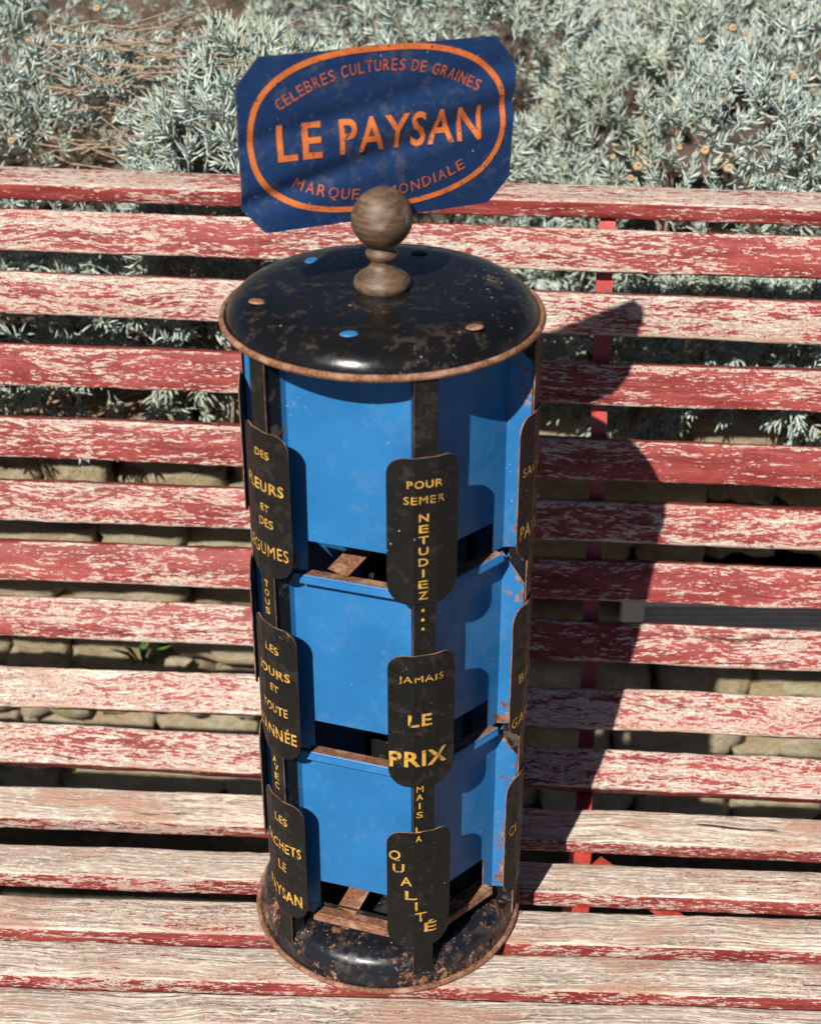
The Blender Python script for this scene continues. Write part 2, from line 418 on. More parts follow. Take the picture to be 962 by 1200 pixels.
# three iron straps that follow the profile, the middle one seen through the gaps
def strap(px_top, px_bot, name='support_strap', xshift=0):
    P_ = []
    for i in range(15):
        c, ax, ty, n = FRAMES[i]
        f = i/10.0; u = px_top + (px_bot-px_top)*min(f, 1.3)
        q = on_plane(u, mid(i)+ (u-481)*.035, c + n*ST/2, n)
        q = c + ax*((q-c).dot(ax)+xshift)
        P_.append((q - n*(ST/2+.0032), ax, n, ty))
    bm = bmesh.new(); rings = []
    wv, tv = .0165, .006
    ext = []
    for k, (q, ax, n, ty) in enumerate(P_):
        qs = [q + ty*.018, q - ty*.018]
        if k == 0: qs = [q + ty*.02, q - ty*.012]
        for s in qs: ext.append((s, ax, n))
    for (q, ax, n) in ext:
        rings.append([bm.verts.new(q + ax*sx*wv/2 + n*sn*tv/2) for sx, sn in ((-1, 1), (1, 1), (1, -1), (-1, -1))])
    for a, b in zip(rings, rings[1:]):
        for i in range(4): bm.faces.new((a[i], a[(i+1) % 4], b[(i+1) % 4], b[i]))
    bm.faces.new(rings[0][::-1]); bm.faces.new(rings[-1])
    bmesh.ops.recalc_face_normals(bm, faces=bm.faces)
    bm.transform(BI)
    obj(name, bm, M['redmetal'], bench)
    return P_
for xs, nm in ((0, 'support_strap'), (-1.02, 'support_strap'), (.68, 'support_strap')):
    PS = strap(714, 684, nm, xs)
    seatb = PS[10][0]; seatf = PS[14][0]
    for (top, dx, dy) in ((seatf + Vector((0, .02, -.006)), 0, -.06), (seatb + Vector((0, .0, -.006)), 0, .12)):
        bm = bmesh.new(); bar(bm, top, (top.x+dx, top.y+dy, GZ-.004), .022, .010, (1, 0, 0)); bm.transform(BI); obj('leg', bm, M['redmetal'], bench)
    bm = bmesh.new(); bar(bm, (seatb.x+.012, seatb.y-.02, seatb.z-.012), (seatb.x+.14, seatb.y-.12, seatb.z-.05), .018, .006, (0, 1, 0)); bm.transform(BI); obj('brace', bm, M['redmetal'], bench)

# ------------------------------------------------------------------ wall vent
vent = thing('wall_vent', 'grey louvred ventilation grille set low in the limestone wall', 'vent', (0, 0, 0))
vo = Vector((0, WALL_Y-.005, 0)); vn = Vector((0, -1, 0))
a = on_plane(727, 724, vo, vn); b = on_plane(990, 736, vo, vn)
vx0, vx1, vzc = a.x, b.x, (a.z+b.z)/2
vent.location = ((vx0+vx1)/2, WALL_Y, vzc)
hw = (vx1-vx0)/2
bm = bmesh.new()
for sx in (-1, 1): bar(bm, (sx*(hw-.014), -.006, -.045), (sx*(hw-.014), -.006, .045), .028, .022, (1, 0, 0))
for sz in (-1, 1): bar(bm, (-hw+.028, -.006, sz*.039), (hw-.028, -.006, sz*.039), .020, .012, (0, 1, 0))
obj('vent_frame', bm, M['vent'], vent)
for k in range(7):
    bm = bmesh.new(); bar(bm, (-hw+.028, .003, -.026+k*.0087), (hw-.028, .003, -.026+k*.0087), .0105, .0018, (0, 1, .7)); obj('louvre', bm, M['vent'], vent)
bm = bmesh.new(); bar(bm, (-hw+.002, .030, 0), (hw-.002, .030, 0), .02, .088, (0, 1, 0)); obj('vent_backing', bm, M['inner_black'], vent)

# ------------------------------------------------------------------ seed packet display
disp = thing('seed_packet_display', 'tall round blue and black seed packet carousel standing on the red bench', 'seed display', (0, 0, 0))
RING, X0 = .1220, .0020
BODY = Vector((X0, 0, 0))
lid = obj('lid', lathe([(0, .6240), (.05, .6241), (.086, .6238), (.099, .6228), (.107, .6205), (.1130, .6170), (.1175, .6120), (.1203, .6072), (.1215, .6035), (.1215, .6005), (.110, .6005), (0, .6008)], 128), M['lid_black'], disp, 60)
rimprof = [( .1235+.0024*math.cos(R_(a)), .6032+.0030*math.sin(R_(a))) for a in range(0, 361, 30)]
obj('lid_rim', lathe(rimprof, 128), M['rust'], lid, 180)
base = obj('base', lathe([(0, .0345), (.096, .0345), (.107, .0332), (.1135, .0300), (.1170, .0250), (.1192, .0185), (.1205, .0120), (.1212, .0075), (.1215, .0045), (.1215, .0015), (.110, .0015), (0, .0018)], 128), M['base_black'], disp, 60)
obj('base_rim', lathe([(.1232+.0026*math.cos(R_(a)), .0034+.0028*math.sin(R_(a))) for a in range(0, 361, 30)], 128), M['rust'], base, 180)
# folded fixing tabs that poke through the lid
for k, (u, v, mm, ang) in enumerate(((409, 391, 'blue', 5), (365, 305, 'blue', 60), (301, 353, 'rust', -30), (556, 383, 'rust', 20), (578, 327, 'inner_black', -40), (491, 297, 'inner_black', 0))):
    p = on_plane(u, v, Vector((0, 0, .6240)), Vector((0, 0, 1)))
    bm = bmesh.new(); bmesh.ops.create_cone(bm, segments=16, radius1=.0070, radius2=.0060, depth=.0009, cap_ends=True)
    for q in bm.verts:
        q.co.y *= .72; q.co.z += .0003*(q.co.x/.007)
    o = obj('fixing_tab', bm, M[mm], lid, 40); o.location = (p.x, p.y, .6241); o.rotation_euler = (0, R_(2), R_(ang))
# knob
kp = [(0, .6236), (.0205, .6236), (.0222, .6268), (.0216, .6308), (.0180, .6345), (.0120, .6385), (.0090, .6420), (.0087, .6450), (.0105, .6474), (.0125, .6492), (.0125, .6520), (.0110, .6540), (.0102, .6560)]
kc, kr = .6790, .0236
for k in range(0, 19):
    a = R_(-65 + 155*k/18); kp.append((max(kr*math.cos(a), 0) if k < 18 else 0, kc+kr*math.sin(a)))
obj('knob', lathe(kp, 64), M['knob'], disp, 50)
# inner column
obj('inner_column', lathe([(.014, .034), (.014, .60)], 24), M['inner_black'], disp, 180)

# ---- posts with three rounded tabs each and painted words
def fold(u, v, off, hwid=.0088, beta=R_(20)):
    """post-local sheet coordinates -> (tangent, outward, z)"""
    s = 1 if u >= 0 else -1; e = abs(u)-hwid
    if e <= 0: return (u, off, v)
    return (s*(hwid + e*math.cos(beta) + off*math.sin(beta)), off*math.cos(beta) - e*math.sin(beta), v)
def post_world(ang, p):
    a = R_(ang); t = Vector((math.cos(a), math.sin(a), 0)); n = Vector((math.sin(a), -math.cos(a), 0))
    return BODY + n*(RING+p[1]) + t*p[0] + Vector((0, 0, p[2]))
def tab_outline(wd, z0, z1, rt, rb):
    h = wd/2; P = []
    for cx, cz, a0, r in ((h-rt, z1-rt, 0, rt), (-h+rt, z1-rt, 90, rt)):
        for k in range(9): a = R_(a0+90*k/8); P.append((cx+r*math.cos(a), cz+r*math.sin(a)))
    for sgn in (-1, 1):
        arc = []
        for k in range(9):
            a = R_(180+90*k/8); arc.append((-h+rb+rb*math.cos(a), z0+rb*1.15+rb*1.15*math.sin(a)))
        if sgn == 1: arc = [(-x, zz) for x, zz in arc][::-1]
        P += arc
    return P
def dice(bm, us=(), vs=()):
    for u in us: bmesh.ops.bisect_plane(bm, geom=bm.verts[:]+bm.edges[:]+bm.faces[:], plane_co=(u, 0, 0), plane_no=(1, 0, 0))
    for v in vs: bmesh.ops.bisect_plane(bm, geom=bm.verts[:]+bm.edges[:]+bm.faces[:], plane_co=(0, v, 0), plane_no=(0, 1, 0))
def sheet(bm_flat, ang, off, mats, name, parent, thick=.0009):
    """flat bmesh in (u,v,0) folded on the post, given thickness, rim in rust"""
    for v in bm_flat.verts: v.co = post_world(ang, fold(v.co.x, v.co.y, off))
    me = bpy.data.meshes.new(name); bm_flat.normal_update()
    a = R_(ang); n = Vector((math.sin(a), -math.cos(a), 0))
    for f in bm_flat.faces:
        if f.normal.dot(n) < 0: f.normal_flip()
    bm_flat.to_mesh(me); bm_flat.free()
    o = link(name, me, parent, mats)
    s = o.modifiers.new('thick', 'SOLIDIFY'); s.thickness = thick; s.offset = -1; s.use_rim = True; s.material_offset_rim = 1
    return o
TXT = {}
def text_bm(word, wd, h, bold=.0):
    """flat bmesh of a word centred on 0, fitted to wd x h"""
    key = (word, bold)
    if key not in TXT:
        c = bpy.data.curves.new('lettering_source', 'FONT'); c.body = word; c.size = 1; c.offset = 0.0 if 'M' in word else bold; c.resolution_u = 3; c.space_character = 1.12
        o = bpy.data.objects.new('lettering_source', c); COL.objects.link(o)
        bpy.context.view_layer.update()
        me = bpy.data.meshes.new_from_object(o.evaluated_get(bpy.context.evaluated_depsgraph_get()))
        TXT[key] = me; bpy.data.objects.remove(o); bpy.data.curves.remove(c)
    bm = bmesh.new(); bm.from_mesh(TXT[key])
    xs = [v.co.x for v in bm.verts]; ys = [v.co.y for v in bm.verts]
    if word == 'É': y0, y1 = min(ys), min(ys)+.70
    else: y0, y1 = min(ys), max(ys)
    if 'Q' in word: y0 = 0.0
    x0, x1 = min(xs), max(xs)
    if len(word) > 1 and 'É' in word: y1 = .70
    for v in bm.verts: v.co.x = (v.co.x-(x0+x1)/2)/max(x1-x0, 1e-6)*wd; v.co.y = (v.co.y-(y0+y1)/2)/(y1-y0)*h; v.co.z = 0
    return bm
def join_into(dst, src):
    me = bpy.data.meshes.new('tmp'); src.to_mesh(me); src.free(); dst.from_mesh(me); bpy.data.meshes.remove(me)

ANG = [-50, 14.5, 73, 133, 191, 250]
TABS = [(.4125, .5385), (.2345, .3645), (.056, .1855)]
def uv_from_px(ang, u, v):
    a = R_(ang); n = Vector((math.sin(a), -math.cos(a), 0)); t = Vector((math.cos(a), math.sin(a), 0))
    p = on_plane(u, v, BODY+n*(RING+.001), n) - BODY
    x = p.dot(t)
    if abs(x) > .0088:
        s = 1 if x > 0 else -1; b = R_(20); wn_ = n*math.cos(b) + t*(s*math.sin(b)); wd_ = t*(s*math.cos(b)) - n*math.sin(b)
        o = BODY + n*(RING+.001) + t*(s*.0088); q = on_plane(u, v, o, wn_); e = (q-o).dot(wd_)
        return s*(.0088+e), q.z
    return x, p.z
words = {}
def w_px(ang, word, u, v, wpx, hpx, bold=.012):
    a, b = uv_from_px(ang, u, v); a1, _ = uv_from_px(ang, u-wpx/2, v); a2, _ = uv_from_px(ang, u+wpx/2, v)
    _, z1 = uv_from_px(ang, u, v+hpx/2); _, z2 = uv_from_px(ang, u, v-hpx/2)
    words.setdefault(ang, []).append((word, a, b, abs(a2-a1), abs(z2-z1), bold))
C_ = 14.5
w_px(C_, 'POUR', 498, 567, 40, 9); w_px(C_, 'SEMER', 497.5, 585.5, 46, 9)
for k, ch in enumerate('NETUDIEZ'):
    w_px(C_, ch, 496.5-.15*k, 606.5+13.0*k, 11.5 if ch != 'I' else 2.6, 9)
for k in range(3): w_px(C_, '.', 495.8, 716+11*k, 4, 4)
w_px(C_, 'JAMAIS', 494, 796.5, 51, 9.5); w_px(C_, 'LE', 492.5, 844, 27, 14, .02); w_px(C_, 'PRIX', 491, 889, 65, 18, .025)
for k, ch in enumerate('MAIS'): w_px(C_, ch, 492, 924.5+10.4*k, 8 if ch != 'I' else 2, 7)
for k, ch in enumerate('LA'): w_px(C_, ch, 490.5, 972+10.5*k, 7, 7)
for ch, u, v in (('Q', 463, 1001), ('U', 467.5, 1017), ('A', 476.5, 1032.5), ('L', 482, 1049), ('I', 487.5, 1062), ('T', 493, 1074), ('É', 504, 1085)):
    w_px(C_, ch, u, v, 13.5 if ch != 'I' else 3, 10.3, .012)
LA = -50
def w_uv(ang, word, vpx, wd, hpx, u0=0.0, bold=.012):
    a = R_(ang); p = BODY + Vector((math.sin(a), -math.cos(a), 0))*RING
    def zof(v):
        d = pray(481, v); k = (p.y-CAM.y)/d.y; return (CAM+d*k).z
    words.setdefault(ang, []).append((word, u0, zof(vpx), wd, abs(zof(vpx-hpx/2)-zof(vpx+hpx/2)), bold))
w_uv(LA, 'DES', 529, .016, 9, .003); w_uv(LA, 'FLEURS', 567, .044, 13, .001, .02); w_uv(LA, 'ET', 592, .010, 8, .004); w_uv(LA, 'DES', 609, .016, 10, .004); w_uv(LA, 'LEGUMES', 641, .050, 14, 0, .02)
for k, ch in enumerate('TOUS'): w_uv(LA, ch, 684+10.5*k, .0058, 7.5, -.001)
w_uv(LA, 'LES', 757, .016, 9, .003); w_uv(LA, 'JOURS', 786, .040, 13, .001, .02); w_uv(LA, 'ET', 803, .010, 8, .004); w_uv(LA, 'TOUTE', 827, .030, 10, .002); w_uv(LA, "L'ANNÉE", 855, .050, 13, 0, .02)
for k, ch in enumerate('AVEC'): w_uv(LA, ch, 889+10.5*k, .0058, 7.5, -.001)
w_uv(LA, 'LES', 957, .016, 9, .003); w_uv(LA, 'SACHETS', 988, .046, 11, .001, .015); w_uv(LA, 'LE', 1012, .011, 10, .002); w_uv(LA, 'PAYSAN', 1044, .046, 13, 0, .02)
RA = 73
w_uv(RA, 'SACHETS', 541, .046, 11, 0, .015); w_uv(RA, 'PAYSAN', 611, .048, 16, 0, .02)
w_uv(RA, 'BIEN', 784, .034, 10, 0, .015); w_uv(RA, 'GARNIS', 832, .050, 12, 0, .02); w_uv(RA, 'CI', 959, .011, 11, -.017, .015)

for ang in ANG:
    strip = bmesh.new(); hwid = .0088
    zs = [.022 + (.600-.022)*k/60 for k in range(61)]
    rows = []
    for zz in zs:
        j = .0004*mnoise.noise((ang, zz*60, 2))
        rows.append([strip.verts.new((-hwid+j, zz, 0)), strip.verts.new((-.0055, zz, 0)), strip.verts.new((.0055, zz, 0)), strip.verts.new((hwid+j, zz, 0))])
    for a, b in zip(rows, rows[1:]):
        for k in range(3): strip.faces.new((a[k], a[k+1], b[k+1], b[k]))
    post = sheet(strip, ang, 0.0, [M['post_black'], M['rust']], 'post', disp, .0010)
    for k, (z0, z1) in enumerate(TABS):
        dz = .003 if ang < 0 else 0
        bm = bmesh.new(); ol = [(x + ((-.001, -.0012, -.0032)[k] if ang == 14.5 else 0), zz) for x, zz in tab_outline(.0565, z0+dz, z1+dz, .0125, .0165)]
        bm.faces.new([bm.verts.new((x, zz, 0)) for x, zz in ol])
        dice(bm, us=(-.0088, .0088, -.018, .018, 0))
        # slight hand-bent unevenness
        sheet(bm, ang, .0013, [M['post_black'], M['rust']], 'tab', post, .0009)
    if ang in words:
        for (word, u, v, wd, h, bold) in words[ang]:
            on_tab = any(z0-.006 <= v <= z1+.005 for z0, z1 in TABS)
            t = text_bm(word, wd, h, bold)
            for q in t.verts: q.co.x += u; q.co.y += v
            dice(t, us=(-.0088, .0088))
            a = R_(ang); n = Vector((math.sin(a), -math.cos(a), 0))
            for q in t.verts: q.co = post_world(ang, fold(q.co.x, q.co.y, .00165 if on_tab else .0003))
            t.normal_update()
            for f in t.faces:
                if f.normal.dot(n) < 0: f.normal_flip()
            obj('lettering', t, M['gold'], post)

# ---- pockets between the posts
LEV = [(.4135, .5985, .4140, .4415), (.2355, .4095, .2385, .2665), (.0480, .2315, .0560, .0885)]
def P2(ang): a = R_(ang); return Vector((X0+RING*math.sin(a), -RING*math.cos(a), 0))
for i in range(6):
    A, B = P2(ANG[i]), P2(ANG[(i+1) % 6])
    t = (B-A).normalized(); n = Vector((t.y, -t.x, 0)); O = (A+B)/2; hc = (B-A).length/2
    if n.dot(O-BODY) < 0: n = -n
    def W(u, d, zz): return O + t*u + n*d + Vector((0, 0, zz))
    dep = -.0150; pw = hc-.0072-.577*.0150-.0006
    for k, (z0, z1, s0, s1) in enumerate(LEV):
        sw = min(.036, pw-.012)
        bm = bmesh.new(); D = {}
        def V(u, d, zz):
            key = (round(u, 5), round(d, 5), round(zz, 5))
            if key not in D: D[key] = bm.verts.new(W(u, d, zz))
            return D[key]
        ew = .007
        us = [-pw, -pw+ew, -sw, 0, sw, pw-ew, pw]; vs = [z0, s1, s1+.008, z0+.09, z1-.02, z1-.008, z1]
        for a in range(6):
            for b in range(6):
                if a in (2, 3) and b == 0: continue
                bm.faces.new((V(us[a], dep, vs[b]), V(us[a+1], dep, vs[b]), V(us[a+1], dep, vs[b+1]), V(us[a], dep, vs[b+1])))
        for sg in (-1, 1):       # side flanks reaching out to the posts
            ct = (z1-.026) if k else z1-.020
            e = (sg*(hc-.0072), .0012)
            f = [V(sg*pw, dep, zz) for zz in vs]
            g = [V(e[0], e[1], min(max(zz, z0+.004), ct-.001*(len(vs)-q))) for q, zz in enumerate(vs)]
            for q in range(len(vs)-1): bm.faces.new((f[q], g[q], g[q+1], f[q+1]) if sg > 0 else (g[q], f[q], f[q+1], g[q+1]))
        for v in bm.verts:
            p = v.co; v.co = p + n*.0006*mnoise.noise(p*25)
        bm.normal_update()
        for f in bm.faces:
            if f.normal.dot(n) < -.01: f.normal_flip()
        bmesh.ops.recalc_face_normals(bm, faces=bm.faces)
        if sum((f.normal.dot(n) for f in bm.faces)) < 0: bmesh.ops.reverse_faces(bm, faces=bm.faces)
        lay = bm.verts.layers.float.new('edge')
        inv = {id(v): kk for kk, v in D.items()}
        for v in bm.verts:
            uu, dd, zz = inv.get(id(v), (0, 0, .1)) if False else (t.dot(v.co-O), n.dot(v.co-O), v.co.z)
            es = 0.0
            if abs(abs(uu)-pw) < .002 and dd < -.008: es = .30
            if zz > z1-.002: es += .45
            if zz < z0+.002: es += .4
            if dd > -.003: es = .55
            v[lay] = min(es, 1.0)
        me = bpy.data.meshes.new('pocket_panel'); bm.to_mesh(me); bm.free()
        po = link('pocket_panel', me, disp, [M['blue'], M['rust']])
        s = po.modifiers.new('thick', 'SOLIDIFY'); s.thickness = .0008; s.offset = -1; s.material_offset_rim = 1
        # ledge the packets stand on
        bm = bmesh.new()
        prof = [(dep-.004, s0-.0015), (dep+.0075, s0+.0004), (dep+.0084, s0-.0004), (dep+.0094, s0-.0062)]
        for (d0, za), (d1, zb) in zip(prof, prof[1:]):
            lw = sw+.004
            bm.faces.new([bm.verts.new(W(x, d, zz)) for x, d, zz in ((-lw, d0, za), (lw, d0, za), (lw*.985, d1, zb), (-lw*.985, d1, zb))])
        bmesh.ops.remove_doubles(bm, verts=bm.verts, dist=1e-5); bmesh.ops.recalc_face_normals(bm, faces=bm.faces)
        if sum(f.normal.z for f in bm.faces) < 0: bmesh.ops.reverse_faces(bm, faces=bm.faces)
        for f in bm.faces: f.material_index = 1 if (k == 2 or abs(f.normal.z) > .8) else 0
        me = bpy.data.meshes.new('ledge'); bm.to_mesh(me); bm.free()
        lo = link('ledge', me, po, [M['blue'], M['rust']])
        s = lo.modifiers.new('thick', 'SOLIDIFY'); s.thickness = .0012; s.offset = -1
        # rusty tongue inside the slot
        if k != 1:
            bm = bmesh.new(); bar(bm, W(-.012, dep-.002, s0+.001), W(.004 if k == 0 else -.004, dep-.055, s0+.012), .019, .001, t); obj('tongue', bm, M['rust'], po)
    # black sheet between pocket and lid/base closing the body
    bm = bmesh.new()
    q = [bm.verts.new(W(x, dep-.0035, zz)) for x, zz in ((-pw, .036), (pw, .036), (pw, .06), (-pw, .06))]
    bm.faces.new(q); obj('skirt_sheet', bm, M['inner_black'], disp)
# black inside of each post, seen where the pocket flanks are cut away
for ang in ANG:
    for sg in (-1, 1):
        bm = bmesh.new()
        r = [[bm.verts.new(post_world(ang, (sg*x, d, zz))) for x, d in ((.0068, -.0014), (.0064, -.016))] for zz in (.031, .6003)]
        bm.faces.new((r[0][0], r[0][1], r[1][1], r[1][0]))
        obj('post_channel', bm, M['inner_black'], disp)

# ---- sign above the lid
SY, SL = R_(21), R_(1)
sgt = Vector((math.cos(SY), math.sin(SY), 0)); sgn0 = Vector((math.sin(SY), -math.cos(SY), 0))
sgu = Vector((0, 0, 1))*math.cos(SL) - sgn0*math.sin(SL); sgn = sgt.cross(sgu)
SO = Vector((0, 0, .73))
HW, ZB, ZT, CH = .1066, -.0528, .0748, .0170
def sdisp(s, v):
    d = (v - (-.004 + .27*s))/1.035          # signed distance to a diagonal crease
    k = -.0046*math.exp(-(d/.0085)**2) - .0022*math.exp(-((v-.034-.20*s)/.008)**2)
    low = -.26*max(0, -d-.003)
    curl = .010*max(0, abs(s)-.06)**1.5*2
    return k + low*.5 - curl + .0008*mnoise.noise((s*25, v*25, 3))
def spos(s, v, off=0.0): return SO + sgt*s + sgu*v + sgn*(sdisp(s, v)+off)
bm = bmesh.new(); NX, NZ = 84, 48
def hwid_at(v): return HW - max(0, CH*1.15-(v-ZB))/1.15 if v < 0 else HW - max(0, CH*1.15-(ZT-v))/1.15
rows = []
for j in range(NZ+1):
    v = ZB + (ZT-ZB)*j/NZ; h = hwid_at(v)
    rows.append([bm.verts.new(spos(-h+2*h*i/NX, v + .0006*mnoise.noise((i*.2, j*3, 1)))) for i in range(NX+1)])
for a, b in zip(rows, rows[1:]):
    for i in range(NX): bm.faces.new((a[i], a[i+1], b[i+1], b[i]))
me = bpy.data.meshes.new('sign_plate'); bm.to_mesh(me); bm.free(); me.polygons.foreach_set('use_smooth', [True]*len(me.polygons))
sign = link('sign_plate', me, disp, [M['sign_blue'], M['rust']])
s = sign.modifiers.new('thick', 'SOLIDIFY'); s.thickness = .0008; s.offset = -1; s.material_offset_rim = 1
s = sign.modifiers.new('crisp', 'EDGE_SPLIT'); s.split_angle = R_(35)
# orange oval band
bm = bmesh.new(); N = 160; oc = .0152; ring = []
for k in range(N):
    a = 2*math.pi*k/N; ca, sa = math.cos(a), math.sin(a); e = .80
    px, pz = abs(ca)**e*math.copysign(1, ca), abs(sa)**e*math.copysign(1, sa)
    ring.append([bm.verts.new(spos(px*(.1000-d), oc+pz*(.0605-d), .0005)) for d in (0, .0021, .0042)])
for k in range(N):
    for q in range(2): bm.faces.new((ring[k][q], ring[(k+1) % N][q], ring[(k+1) % N][q+1], ring[k][q+1]))
bm.normal_update()
for f in bm.faces:
    if f.normal.dot(sgn) < 0: f.normal_flip()
obj('oval_band', bm, M['orange'], sign)
def sign_text(bm, place):
    out = bmesh.new()
    dice(bm, us=[x*.006 for x in range(-18, 19)], vs=[x*.006 for x in range(-9, 13)])
    for q in bm.verts: q.co = spos(q.co.x, q.co.y, .0006)
    bm.normal_update()
    for f in bm.faces:
        if f.normal.dot(sgn) < 0: f.normal_flip()
    return bm
# main words: letter by letter, squarish capitals
for word, x0, x1 in (('LE', -.0785, -.0450), ('PAYSAN', -.0315, .0800)):
    t = text_bm(word, x1-x0, .0262, .016)
    for q in t.verts: q.co.x += (x0+x1)/2; q.co.y += .0125
    obj('lettering', sign_text(t, None), M['orange'], sign)
def arc_text(word, cx, cz, rad, a0, a1, h, sgnv, m):
    wts = {'I': .45, ' ': .55, 'M': 1.25, 'N': 1.1, 'O': 1.15, 'Q': 1.2, 'D': 1.1, 'G': 1.15, 'E': .92, 'L': .9, 'S': .95}
    tot = sum(wts.get(c, 1.0) for c in word); acc = 0; out = bmesh.new()
    for ch in word:
        wv = wts.get(ch, 1.0); a = a0 + (a1-a0)*(acc+wv/2)/tot; acc += wv
        if ch == ' ':
            if len(out.verts): obj('lettering', sign_text(out, None), m, sign); out = bmesh.new()
            continue
        cw = abs(a1-a0)*rad*wv/tot*.74
        t = text_bm(ch, cw if ch != 'I' else cw*.42, h, .0)
        rot = (a - math.pi/2) if sgnv > 0 else (a + math.pi/2)
        for q in t.verts:
            x, y = q.co.x, q.co.y
            q.co.x = cx + rad*math.cos(a) + x*math.cos(rot) - y*math.sin(rot)
            q.co.y = cz + rad*math.sin(a)*1.0 + x*math.sin(rot) + y*math.cos(rot)
        join_into(out, t)
    obj('lettering', sign_text(out, None), m, sign)
# circle through (-.081,.040) (0,.0615) (.081,.040)
rad = (.0785**2+.0225**2)/(2*.0225); cz = .0615-rad; aa = math.asin(.0785/rad)
arc_text('CELEBRES CULTURES DE GRAINES', 0, cz, rad, math.pi/2+aa, math.pi/2-aa, .0082, 1, M['orange_red'])
rad = (.0675**2+.0155**2)/(2*.0155); cz = -.0325+rad; aa = math.asin(.0675/rad)
arc_text('MARQUE    MONDIALE', 0, cz, rad, -math.pi/2-aa, -math.pi/2+aa, .0082, -1, M['orange_red'])
# ------------------------------------------------------------------ santolina shrubs
def sprig(seed, nleaf, L, lr, spread):
    r = random.Random(seed); V = []; Fc = []
    def prism(p, d, ln, rad, bend):
        x = d.orthogonal().normalized(); y = d.cross(x); b = len(V)
        for f, rr in ((0, .6), (.6, 1.05), (1.0, .3)):
            c = p + d*ln*f + Vector((0, 0, 1))*bend*f*f*ln
            for k in range(3): a = 2.094*k; V.append(c + (x*math.cos(a)+y*math.sin(a))*rad*rr)
        for q in range(2):
            for k in range(3): Fc.append((b+q*3+k, b+q*3+(k+1) % 3, b+q*3+3+(k+1) % 3, b+q*3+3+k))
    prism(Vector((0, 0, -L*.5)), Vector((0, 0, 1)), L*1.35, lr*.8, 0)
    for k in range(nleaf):
        f = k/nleaf; a = k*2.4+r.uniform(-.4, .4); tl = spread*(1.15-.75*f)*r.uniform(.7, 1.25)
        d = Vector((math.cos(a)*math.sin(tl), math.sin(a)*math.sin(tl), math.cos(tl)))
        prism(Vector((0, 0, L*(.0+.85*f))), d, r.uniform(.55, 1.0)*.021*(1.1-.4*f), lr*r.uniform(.75, 1.15), r.uniform(.05, .4))
    return np.array([tuple(v) for v in V]), np.array(Fc)
SPR = [sprig(s, 11+s % 4, .024+.004*(s % 3), .00155, .95) for s in range(6)]
def scatter(name, P, D, S, parent):
    V = []; Fa = []; base = 0
    kind = nr.integers(0, len(SPR), len(P))
    for k, (sv, sf) in enumerate(SPR):
        ix = np.where(kind == k)[0]
        if not len(ix): continue
        d = D[ix]/np.linalg.norm(D[ix], axis=1, keepdims=True)
        h = np.where(np.abs(d[:, 2:3]) < .9, [[0, 0, 1.]], [[1., 0, 0]])
        x = np.cross(h, d); x /= np.linalg.norm(x, axis=1, keepdims=True); y = np.cross(d, x)
        a = nr.uniform(0, 6.28, len(ix))[:, None]
        x2 = x*np.cos(a)+y*np.sin(a); y2 = np.cross(d, x2)
        B = np.stack([x2, y2, d], 1)                     # rows
        W = np.einsum('vk,nkj->nvj', sv, B)*S[ix][:, None, None] + P[ix][:, None, :]
        V.append(W.reshape(-1, 3))
        Fa.append((sf[None]+(np.arange(len(ix))*len(sv))[:, None, None]).reshape(-1, 4)+base); base += W.shape[0]*W.shape[1]
    V = np.concatenate(V); Fa = np.concatenate(Fa)
    me = bpy.data.meshes.new(name); me.vertices.add(len(V)); me.vertices.foreach_set('co', V.ravel())
    me.loops.add(Fa.size); me.loops.foreach_set('vertex_index', Fa.ravel().astype(np.int32))
    me.polygons.add(len(Fa)); me.polygons.foreach_set('loop_start', np.arange(0, Fa.size, 4, dtype=np.int32))
    me.polygons.foreach_set('use_smooth', np.ones(len(Fa), dtype=bool)); me.update()
    o = link(name, me, parent, M['leaf']); o['kind'] = 'stuff'; return o
def lump(p, f, o):
    return mnoise.noise(Vector(p)*f+Vector((o, o*2, 0)))
MOUNDS = []
